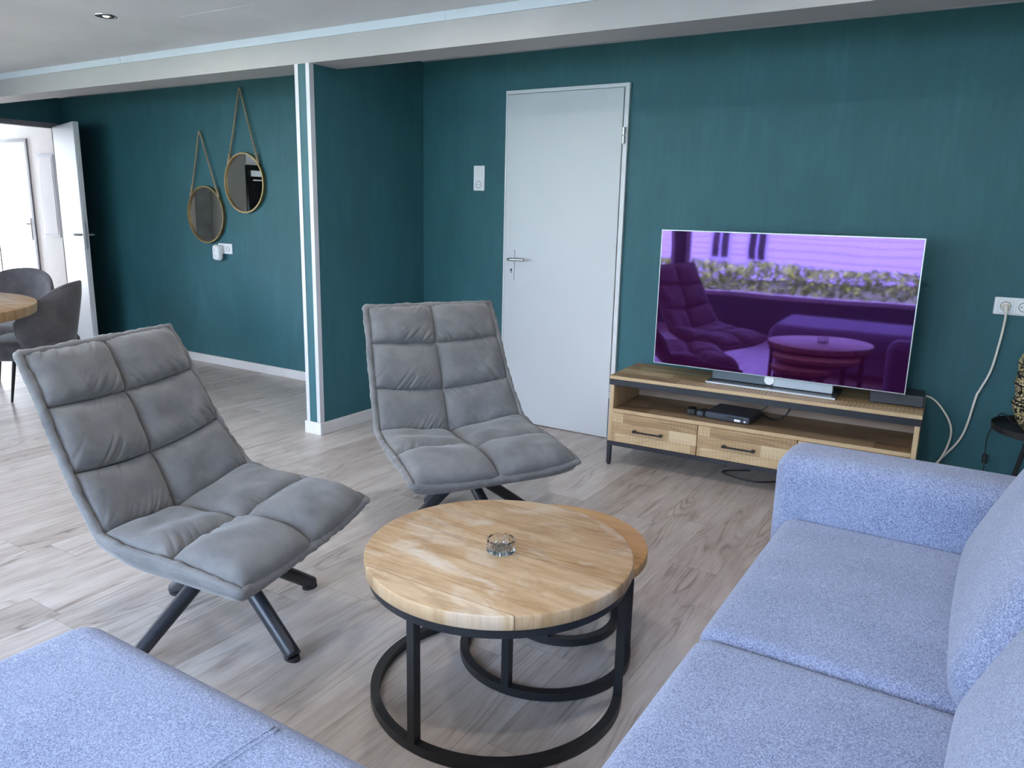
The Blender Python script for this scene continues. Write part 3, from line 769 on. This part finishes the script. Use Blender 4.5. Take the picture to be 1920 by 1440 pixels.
# ------------------------------------------------------------------ TV cabinet
CW, CD, CH = 1.49, .42, .50
cab = thing('tv_cabinet', 'low wooden television cabinet with two drawers and black metal frame', 'cabinet', (-1.694, -.474, 0), radians(2.6))
def cb(name, x0, x1, y0, y1, z0, z1, mat, bev=.002, par=cab):
    bm = B(); box(bm, x0, x1, y0, y1, z0, z1, bev, 1); return obj(name, bm, M[mat], par)
bm = B(); box(bm, 0, CW, 0, CD, CH - .020, CH, .002, 1)
tp_ = obj('top', bm, [M['cab_top'], M['cab_edge']], cab)
for p in tp_.data.polygons:
    if p.normal.z < .5: p.material_index = 1
bm = B(); box(bm, .0, CW, .004, .024, CH - .052, CH - .020, .001, 1); box(bm, .0, CW, CD - .02, CD, CH - .05, CH - .020); box(bm, 0, .02, .02, CD, CH - .05, CH - .020); box(bm, CW - .02, CW, .02, CD, CH - .05, CH - .020)
obj('top_rail', bm, M['navy_metal'], cab)
cb('side_panel', .004, .026, .006, CD - .005, .135, CH - .052, 'cab_edge'); cb('side_panel', CW - .026, CW - .004, .006, CD - .005, .135, CH - .052, 'cab_edge')
cb('shelf', .026, CW - .026, .008, CD - .02, .300, .318, 'cab_shelf'); cb('bottom_panel', .026, CW - .026, .02, CD - .02, .135, .15, 'cab_shelf')
bm = B(); box(bm, .026, CW - .026, .004, .009, .300, .319); obj('shelf_edge', bm, M['cab_edge'], cab)
cb('back_panel', .026, CW - .026, CD - .02, CD - .012, .135, CH - .05, 'cab_back')
cb('center_divider', CW / 2 - .01, CW / 2 + .01, .03, CD - .02, .15, .30, 'cab_edge')
for x0, x1 in ((.028, .492), (.496, .978), (.982, CW - .028)):
    bm = B(); box(bm, 0, x1 - x0, -.004, .016, .138, .298, .002, 1)
    d = obj('drawer', bm, M['cab_front'], cab, loc=(x0, 0, 0)); d.location = (x0, .002, 0)
    c = (x1 - x0) / 2 - (.028 if x0 < .1 else 0) - (.03 if .4 < x0 < .9 else 0); bm = B()
    bar(bm, (c - .078, -.026, .2135), (c + .078, -.026, .2135), .011, .008)
    for q in (-.072, .072): box(bm, c + q - .009, c + q + .009, -.031, -.004, .208, .220, .002, 1)
    obj('handle', bm, M['black_metal'], d)
bm = B(); box(bm, 0, CW, .004, .026, .112, .136, .001, 1); box(bm, 0, CW, CD - .022, CD, .112, .136); box(bm, 0, .022, .02, CD, .112, .136); box(bm, CW - .022, CW, .02, CD, .112, .136)
obj('bottom_rail', bm, M['navy_metal'], cab)
for x in (.012, CW - .012):
    for y in (.015, CD - .012):
        bm = B(); bar(bm, (x, y, .008), (x, y, .115), .022, .022); lg = obj('leg', bm, M['navy_metal'], cab)
        bm = B(); tube(bm, [(x, y, 0), (x, y, .009)], .009, 12); obj('foot', bm, M['felt'], lg)
# ---- television
TVX, TVY, TVZ, TVW, TVH = -1.523, -.296, .562, 1.228, .706
tv = thing('television', 'large flat television with purple glossy screen on the wooden cabinet', 'television', (TVX + TVW / 2, TVY, TVZ))
bm = B(); box(bm, -TVW / 2, TVW / 2, 0., .007, 0, TVH, .0015, 1); obj('bezel', bm, M['alu_bright'], tv)
bm = B()
nx, nz = 2, 2
box(bm, -TVW / 2 + .005, TVW / 2 - .005, -.0022, .001, .005, TVH - .005, .0006, 1); obj('screen', bm, M['screen'], tv)
bm = B(); box(bm, -.55, .55, .007, .048, .0, .30, .01, 2); obj('rear_housing', bm, M['glossdark'], tv)
bm = B(); box(bm, -.29, .02, .012, .045, -.045, .06, .004, 2); obj('neck', bm, M['slate_grey'], tv)
bm = B(); box(bm, .02, .30, .010, .045, -.045, .06, .004, 2); obj('neck_cover', bm, M['lightgrey'], tv)
bm = B()
vs = [(-.305, -.045, -.060), (.325, -.045, -.060), (.325, -.045, -.050), (-.305, -.045, -.050), (-.305, .15, -.060), (.325, .15, -.060), (.325, .15, -.042), (-.305, .15, -.042)]
V_ = [bm.verts.new(v) for v in vs]
for f in ((0, 1, 2, 3), (1, 5, 6, 2), (5, 4, 7, 6), (4, 0, 3, 7), (3, 2, 6, 7), (0, 4, 5, 1)): bm.faces.new([V_[i] for i in f])
bmesh.ops.bevel(bm, geom=bm.edges[:], offset=.002, segments=1, affect='EDGES'); sb_ = obj('stand_base', bm, M['glossdark'], tv)
bm = B(); box(bm, -.305, .325, -.049, -.0445, -.060, -.050, .001, 1); obj('front_strip', bm, M['alu_bright'], sb_)
bm = B(); tube(bm, [(.0, .0105, -.016), (.0, .008, -.016)], .024, 28); obj('round_badge', bm, M['white_plastic'], tv)
# ---- small speaker, set-top box, remote things
bm = B(); box(bm, -.115, .115, -.07, .09, 0, .055, .006, 2)
ss = tag(obj('speaker', bm, M['black_plastic'], loc=(-.335, -.195, .5005), rotz=radians(4)), 'small flat black speaker at the right end of the cabinet top', 'speaker')
bm = B(); box(bm, -.110, .110, -.0725, -.069, .005, .050, .001, 1); obj('front_grille', bm, M['grille'], ss)
bm = B(); box(bm, .114, .1165, -.055, -.025, .010, .045); obj('label_plate', bm, M['lightgrey'], ss)
bm = B(); box(bm, -.115, .115, -.11, .11, .004, .040, .010, 3); 
st = tag(obj('set_top_box', bm, M['slate_plastic'], loc=(-1.077, -.262, .3185), rotz=radians(-2)), 'dark set-top box on the open shelf of the cabinet', 'set-top box')
bm = B(); box(bm, .010, .085, -.1118, -.1095, .024, .032); box(bm, -.001, .001, -.1112, -.109, .006, .038); obj('front_slot', bm, M['dark'], st)
bm = B(); box(bm, .040, .070, -.1122, -.1095, .010, .022); box(bm, .088, .098, -.1118, -.1095, .012, .019); obj('display', bm, M['white_plastic'], st)
bm = B(); [tube(bm, [(x, y, 0), (x, y, .006)], .008, 10) for x in (-.09, .09) for y in (-.09, .09)]; bm.free()
bm = B(); box(bm, -.022, .022, -.035, .035, 0, .030, .006, 2); 
ad = tag(obj('power_adapter', bm, M['black_plastic'], loc=(-1.285, -.31, .319), rotz=radians(15)), 'small black ribbed adapter left of the set-top box', 'power adapter')
bm = B(); [box(bm, x - .0025, x + .0025, -.0365, .03, .008, .0315, .001, 1) for x in (-.012, 0, .012)]; obj('ribs', bm, M['dark'], ad)
bm = B(); box(bm, -.032, .032, -.035, .045, 0, .030, .012, 3); 
pl2 = tag(obj('power_plug', bm, M['black_plastic'], loc=(-1.215, -.315, .319), rotz=radians(-8)), 'black rounded plug with a grey face touching the set-top box', 'power plug')
bm = B(); b2 = rbox(.020, .012, .016, .010, (8, 6, 6)); merge(bm, b2); shift(bm, (-.004, -.038, .017)); obj('plug_face', bm, M['slate_plastic'], pl2, smooth=True)
bm = B(); tube(bm, catmull([(-.985, -.12, .332), (-.93, -.10, .385), (-.90, -.09, .43)], 6), .003, 6); tube(bm, catmull([(-.965, -.14, .330), (-.90, -.17, .322), (-.845, -.15, .34), (-.825, -.12, .40), (-.83, -.10, .44)], 6), .003, 6); tube(bm, catmull([(-.965, -.15, .326), (-.90, -.19, .322), (-.85, -.16, .33), (-.80, -.12, .42)], 6), .0025, 6)
tag(obj('black_cable', bm, M['black_plastic'], smooth=True), 'thin black wires looping up behind the set-top box', 'cable')
bm = B(); lathe(bm, [(0, -.012), (.036, -.012), (.04, -.008), (.04, .008), (.036, .012), (0, .012)], 24); bmesh.ops.rotate(bm, verts=bm.verts[:], cent=(0, 0, 0), matrix=Matrix.Rotation(pi / 2, 3, 'X'))
tag(obj('cable_grommet', bm, M['black_plastic'], loc=(-.865, -.052, .43), rotz=radians(2.6), auto=40), 'round black cable hole cover on the back board of the cabinet', 'cable cover')
bm = B(); tube(bm, catmull([(-1.00, -.12, .004), (-1.09, -.18, .004), (-1.117, -.232, .004), (-1.03, -.284, .004), (-.919, -.284, .004), (-.813, -.19, .004), (-.75, -.10, .004)], 8), .0042, 8)
tag(obj('floor_cable', bm, M['black_plastic'], smooth=True), 'black cable loop lying on the floor under the cabinet', 'cable')

# ------------------------------------------------------------------ tray table and lamp
TT = (.262, -.335)
tt = thing('tray_table', 'small round black metal tray table by the green wall, lamp on it', 'side table', (*TT, 0))
bm = B(); lathe(bm, [(0, .478), (.20, .478), (.209, .482), (.212, .507), (.209, .508), (.204, .487), (.196, .484), (0, .484)], 64); obj('tray', bm, M['black_metal'], tt, auto=40)
for k in range(3):
    a = radians(250 + 120 * k); bm = B(); tube(bm, [(cos(a) * .09, sin(a) * .09, .478), (cos(a) * .19, sin(a) * .19, .006)], .0095, 12); lg = obj('leg', bm, M['black_metal'], tt, auto=40)
    bm = B(); tube(bm, [(cos(a) * .19, sin(a) * .19, 0), (cos(a) * .19, sin(a) * .19, .008)], .011, 12); obj('foot_cap', bm, M['felt'], lg)
lm = thing('table_lamp', 'patterned black and gold perforated lamp on the tray table', 'lamp', (TT[0], TT[1] + .02, .4845))
prof = [(0, .0), (.085, .0), (.095, .004), (.118, .03), (.138, .075), (.146, .110), (.139, .125), (.142, .16), (.148, .20), (.142, .235), (.146, .27), (.144, .30), (.125, .335), (.09, .36), (.05, .372), (0, .374)]
bm = B(); P_ = catmull([(r, 0, z) for r, z in prof], 4); lathe(bm, [(max(0, p.x), p.z) for p in P_], 72); obj('lamp_shade', bm, M['lamp'], lm, smooth=True)
for z, r in ((.112, .146), (.127, .1405), (.197, .149), (.237, .1425), (.285, .1455)):
    bm = B(); tube(bm, [(r * cos(2 * pi * k / 60), r * sin(2 * pi * k / 60), z) for k in range(60)], .0035, 8, True); obj('band', bm, M['black_metal'], lm, smooth=True)
bm = B(); tube(bm, catmull([(.168, -.28, .4885), (.13, -.235, .4895), (.112, -.208, .506), (.100, -.192, .5135), (.080, -.165, .50), (.062, -.12, .43), (.05, -.08, .36), (.055, -.08, .25), (.06, -.06, .10), (.07, -.05, .005)], 8), .0028, 8)
cb_ = tag(obj('lamp_cable', bm, M['black_plastic'], smooth=True), 'thin black lamp cord hanging over the edge of the tray table', 'power cord')
bm = B(); tube(bm, [(.054, -.08, .285), (.0555, -.08, .245)], .012, 12); obj('cord_switch', bm, M['black_plastic'], cb_)

# ------------------------------------------------------------------ dining corner
DT_C = (-5.22, -2.57)
dtab = thing('dining_table', 'round thick wooden dining table at the left edge', 'dining table', (*DT_C, 0))
bm = B(); lathe(bm, [(0, .76), (.862, .76), (.870, .756), (.872, .745), (.866, .705), (.855, .70), (0, .70)], 96); obj('tabletop', bm, M['mango'], dtab, auto=50)
bm = B(); lathe(bm, [(0, 0), (.30, 0), (.30, .02), (.06, .04), (.06, .66), (.30, .69), (.30, .70), (0, .70)], 40); obj('pedestal', bm, M['black_metal'], dtab, auto=40)
def dining_chair(label, loc, rotz, group):
    t = thing('dining_chair', label, 'dining chair', loc, rotz, group)
    bm = rbox(.235, .235, .055, .045, (18, 18, 8), (0, 0, .012)); shift(bm, (0, .02, .425)); obj('seat', bm, M['chair_fab'], t, smooth=True)
    # wrap-round backrest, front faces +Y
    def ctr(u, v):
        a = u * radians(62 + 34 * sin(pi * .5 * v ** .8)); r = .205 + .02 * v
        x = r * sin(a) * 1.12; y = .0 - r * cos(a) - .075 * v * (1 - abs(u) * .6)
        top = .835 - .23 * abs(u) ** 2.3
        z = .39 + v * (top - .39)
        return Vector((x, y, z))
    nu, nv = 40, 18; bm = B(); fr, bk = [], []
    for j in range(nv + 1):
        rf, rb_ = [], []
        for i in range(nu + 1):
            u, v = -1 + 2 * i / nu, j / nv; p = ctr(u, v); du = ctr(min(1, u + .02), v) - ctr(max(-1, u - .02), v); dv = ctr(u, min(1, v + .02)) - ctr(u, max(0, v - .02))
            n_ = du.cross(dv).normalized()
            if n_.dot(Vector((0, .1, .6)) - p) < 0 and abs(u) < .3: pass
            th_ = .024 * (1 - abs(u) ** 8 * .5) * (1 - v ** 8 * .5)
            rf.append(bm.verts.new(p + n_ * th_)); rb_.append(bm.verts.new(p - n_ * th_))
        fr.append(rf); bk.append(rb_)
    for j in range(nv):
        for i in range(nu):
            bm.faces.new((fr[j][i], fr[j][i + 1], fr[j + 1][i + 1], fr[j + 1][i])); bm.faces.new((bk[j][i], bk[j + 1][i], bk[j + 1][i + 1], bk[j][i + 1]))
    for i in range(nu): bm.faces.new((fr[nv][i], fr[nv][i + 1], bk[nv][i + 1], bk[nv][i])); bm.faces.new((fr[0][i], bk[0][i], bk[0][i + 1], fr[0][i + 1]))
    for j in range(nv): bm.faces.new((fr[j][0], fr[j + 1][0], bk[j + 1][0], bk[j][0])); bm.faces.new((fr[j][nu], bk[j][nu], bk[j + 1][nu], fr[j + 1][nu]))
    obj('backrest', bm, M['chair_fab'], t, smooth=True)
    bm = B(); path = [ctr(-1, v / 12) for v in range(12)] + [ctr(-1 + 2 * k / 40, 1) for k in range(41)] + [ctr(1, 1 - v / 12) for v in range(1, 13)]
    tube(bm, path, .0125, 8); obj('welt', bm, M['chair_fab'], t, smooth=True)
    for sx in (-1, 1):
        for sy in (-1, 1):
            bm = B(); tube(bm, [(sx * .15, .02 + sy * .15, .40), (sx * .25, .02 + sy * .25, .0)], .01, 12, rfun=lambda q: .015 - .007 * q); obj('leg', bm, M['black_metal'], t, auto=40)
    return t
GD = 'dark grey dining chairs'
k1 = dining_chair('dark grey dining chair seen from its side, near edge of the round table', (-5.19, -1.665, 0), radians(-137) - pi / 2, GD)
k2 = copy_tree(k1); k2.location = (-5.95, -1.42, 0); k2.rotation_euler = (0, 0, radians(-50) - pi / 2)
k2['label'] = 'dark grey dining chair behind the round table, its rounded back showing above the tabletop'

# ------------------------------------------------------------------ kitchen tall unit (seen in the right mirror)
kt = thing('oven_cabinet', 'tall pale kitchen unit with built-in oven, reflected in the right round mirror', 'kitchen cabinet', (XL, -1.60, 0))
bm = B(); box(bm, .001, .60, -.62, 0, 0, 2.2); obj('body', bm, M['beige_wall'], kt)
for z0, z1 in ((.1, .78), (.80, 1.22), (1.78, 2.19)):
    bm = B(); box(bm, .60, .62, -.615, -.005, z0, z1, .002, 1); obj('door', bm, M['kitchen'], kt)
bm = B(); box(bm, .60, .625, -.615, -.005, 1.24, 1.76, .002, 1); ov = obj('oven', bm, M['oven_glass'], kt)
bm = B(); box(bm, .625, .628, -.56, -.06, 1.64, 1.70); bar(bm, (.65, -.56, 1.60), (.65, -.06, 1.60), .014); obj('oven_handle', bm, M['steel'], ov)

# ------------------------------------------------------------------ outside the windows
bm = B(); box(bm, -40, 40, -40, YF - T, -.30, -.10); struct(obj('ground_lawn', bm, M['grass']))
bm = B(); box(bm, -12, 8, YF - 3.2, YF - T, -.12, -.04); struct(obj('ground_terrace', bm, M['paving']))
bm = B()
random.seed(3)
for k in range(11000):
    x = random.uniform(-11, 5); y = -10.2 + random.gauss(0, .22); z = -.1 + .62 * random.random() ** .6 + .08 * mnoise.noise(Vector((x, 0, 0)))
    s = random.uniform(.035, .075); a, b_ = random.uniform(0, 6.3), random.uniform(-.9, .9)
    d1_, d2_ = Vector((cos(a), sin(a), b_)) * s, Vector((-sin(a), cos(a), random.uniform(-.5, .9))) * s * .45
    p = Vector((x, y, z)); v = [bm.verts.new(p + q) for q in (-d1_, d2_, d1_, -d2_)]; bm.faces.new(v)
tag(obj('garden_hedge', bm, M['hedge']), 'low green hedge outside, mirrored in the television screen', 'hedge')
hs = thing('neighbour_house', 'white clapboard house outside, mirrored in the television screen', 'house', (-3., -15., -.1))
bm = B(); box(bm, -9, 9, -4, 0, 0, 3.2); obj('wall', bm, M['siding'], hs)
for x in (-2.75, -1.9, 3.4):
    bm = B(); box(bm, x - .24, x + .24, -.02, .04, .35, 2.3); w_ = obj('window', bm, M['frame_white'], hs)
    bm = B(); box(bm, x - .19, x - .03, .03, .05, .42, 2.2); box(bm, x + .03, x + .19, .03, .05, .42, 2.2); obj('pane', bm, M['oven_glass'], w_)
bm = B(); v = [bm.verts.new(q) for q in ((-9.4, .5, 3.15), (9.4, .5, 3.15), (9.4, -2, 4.6), (-9.4, -2, 4.6), (-9.4, -4.5, 3.15), (9.4, -4.5, 3.15))]
bm.faces.new((v[0], v[1], v[2], v[3])); bm.faces.new((v[3], v[2], v[5], v[4])); bm.faces.new((v[0], v[3], v[4])); bm.faces.new((v[1], v[5], v[2])); bm.faces.new((v[0], v[4], v[5], v[1]))
obj('roof', bm, M['frame_grey'], hs)

# ------------------------------------------------------------------ light
w = bpy.data.worlds.new('World'); SC.world = w; w.use_nodes = True
nt = w.node_tree; bg = nt.nodes['Background']
tc = nt.nodes.new('ShaderNodeTexCoord'); sp_ = nt.nodes.new('ShaderNodeSeparateXYZ'); rp = nt.nodes.new('ShaderNodeValToRGB')
nt.links.new(tc.outputs['Generated'], sp_.inputs[0]); nt.links.new(sp_.outputs[2], rp.inputs[0]); nt.links.new(rp.outputs[0], bg.inputs[0])
rp.color_ramp.elements[0].color = (.80, .89, 1., 1); rp.color_ramp.elements[1].color = (.42, .60, 1., 1); rp.color_ramp.elements[1].position = .8
bg.inputs[1].default_value = 8.
def portal(loc, rot, sx, sy):
    l = bpy.data.lights.new('sky_portal', 'AREA'); l.shape = 'RECTANGLE'; l.size = sx; l.size_y = sy; l.cycles.is_portal = True
    o = bpy.data.objects.new('sky_portal', l); COL.objects.link(o); o.location = loc; o.rotation_euler = rot
for a, b in wins: portal(((a + b) / 2, YF - T - .01, (WZ0 + WZ1) / 2), (radians(90), 0, 0), b - a, WZ1 - WZ0)
portal((-11.71, .54, 1.12), (radians(90), 0, radians(-90)), .62, 2.16)
portal((XL - T - .01, (LW0 + LW1) / 2, (WZ0 + WZ1) / 2), (radians(90), 0, radians(-90)), LW1 - LW0, WZ1 - WZ0)
s = bpy.data.lights.new('sun', 'SUN'); s.energy = 16.; s.color = (1., .93, .82); s.angle = radians(.6)
so_ = bpy.data.objects.new('sun', s); COL.objects.link(so_)
so_.rotation_euler = Vector((.716, .277, -.64)).to_track_quat('-Z', 'Y').to_euler()

# ------------------------------------------------------------------ camera
cam = bpy.data.cameras.new('Camera'); co = bpy.data.objects.new('Camera', cam); COL.objects.link(co)
cam.sensor_fit = 'HORIZONTAL'; cam.sensor_width = 36.; cam.lens = 1450.07 / 1920 * 36; cam.clip_start = .05
yaw, pit, rol = .5563261, -.2212224, .0232304
fwd = Vector((-sin(yaw) * cos(pit), cos(yaw) * cos(pit), sin(pit))); rt = Vector((cos(yaw), sin(yaw), 0)); up = rt.cross(fwd)
r2 = rt * cos(rol) + up * sin(rol); u2 = -rt * sin(rol) + up * cos(rol)
mw = Matrix((r2, u2, -fwd)).transposed().to_4x4(); mw.translation = (0, -4.18728, 1.34818); co.matrix_world = mw
SC.camera = co
SC.view_settings.view_transform = 'Standard'; SC.view_settings.look = 'None'; SC.view_settings.gamma = 1.; SC.view_settings.use_curve_mapping = False
SC.view_settings.exposure = 1.45
SC.cycles.max_bounces = 8; SC.cycles.diffuse_bounces = 5; SC.cycles.glossy_bounces = 4; SC.cycles.transmission_bounces = 8; SC.cycles.transparent_max_bounces = 8
SC.cycles.sample_clamp_indirect = 6.; SC.cycles.use_denoising = True
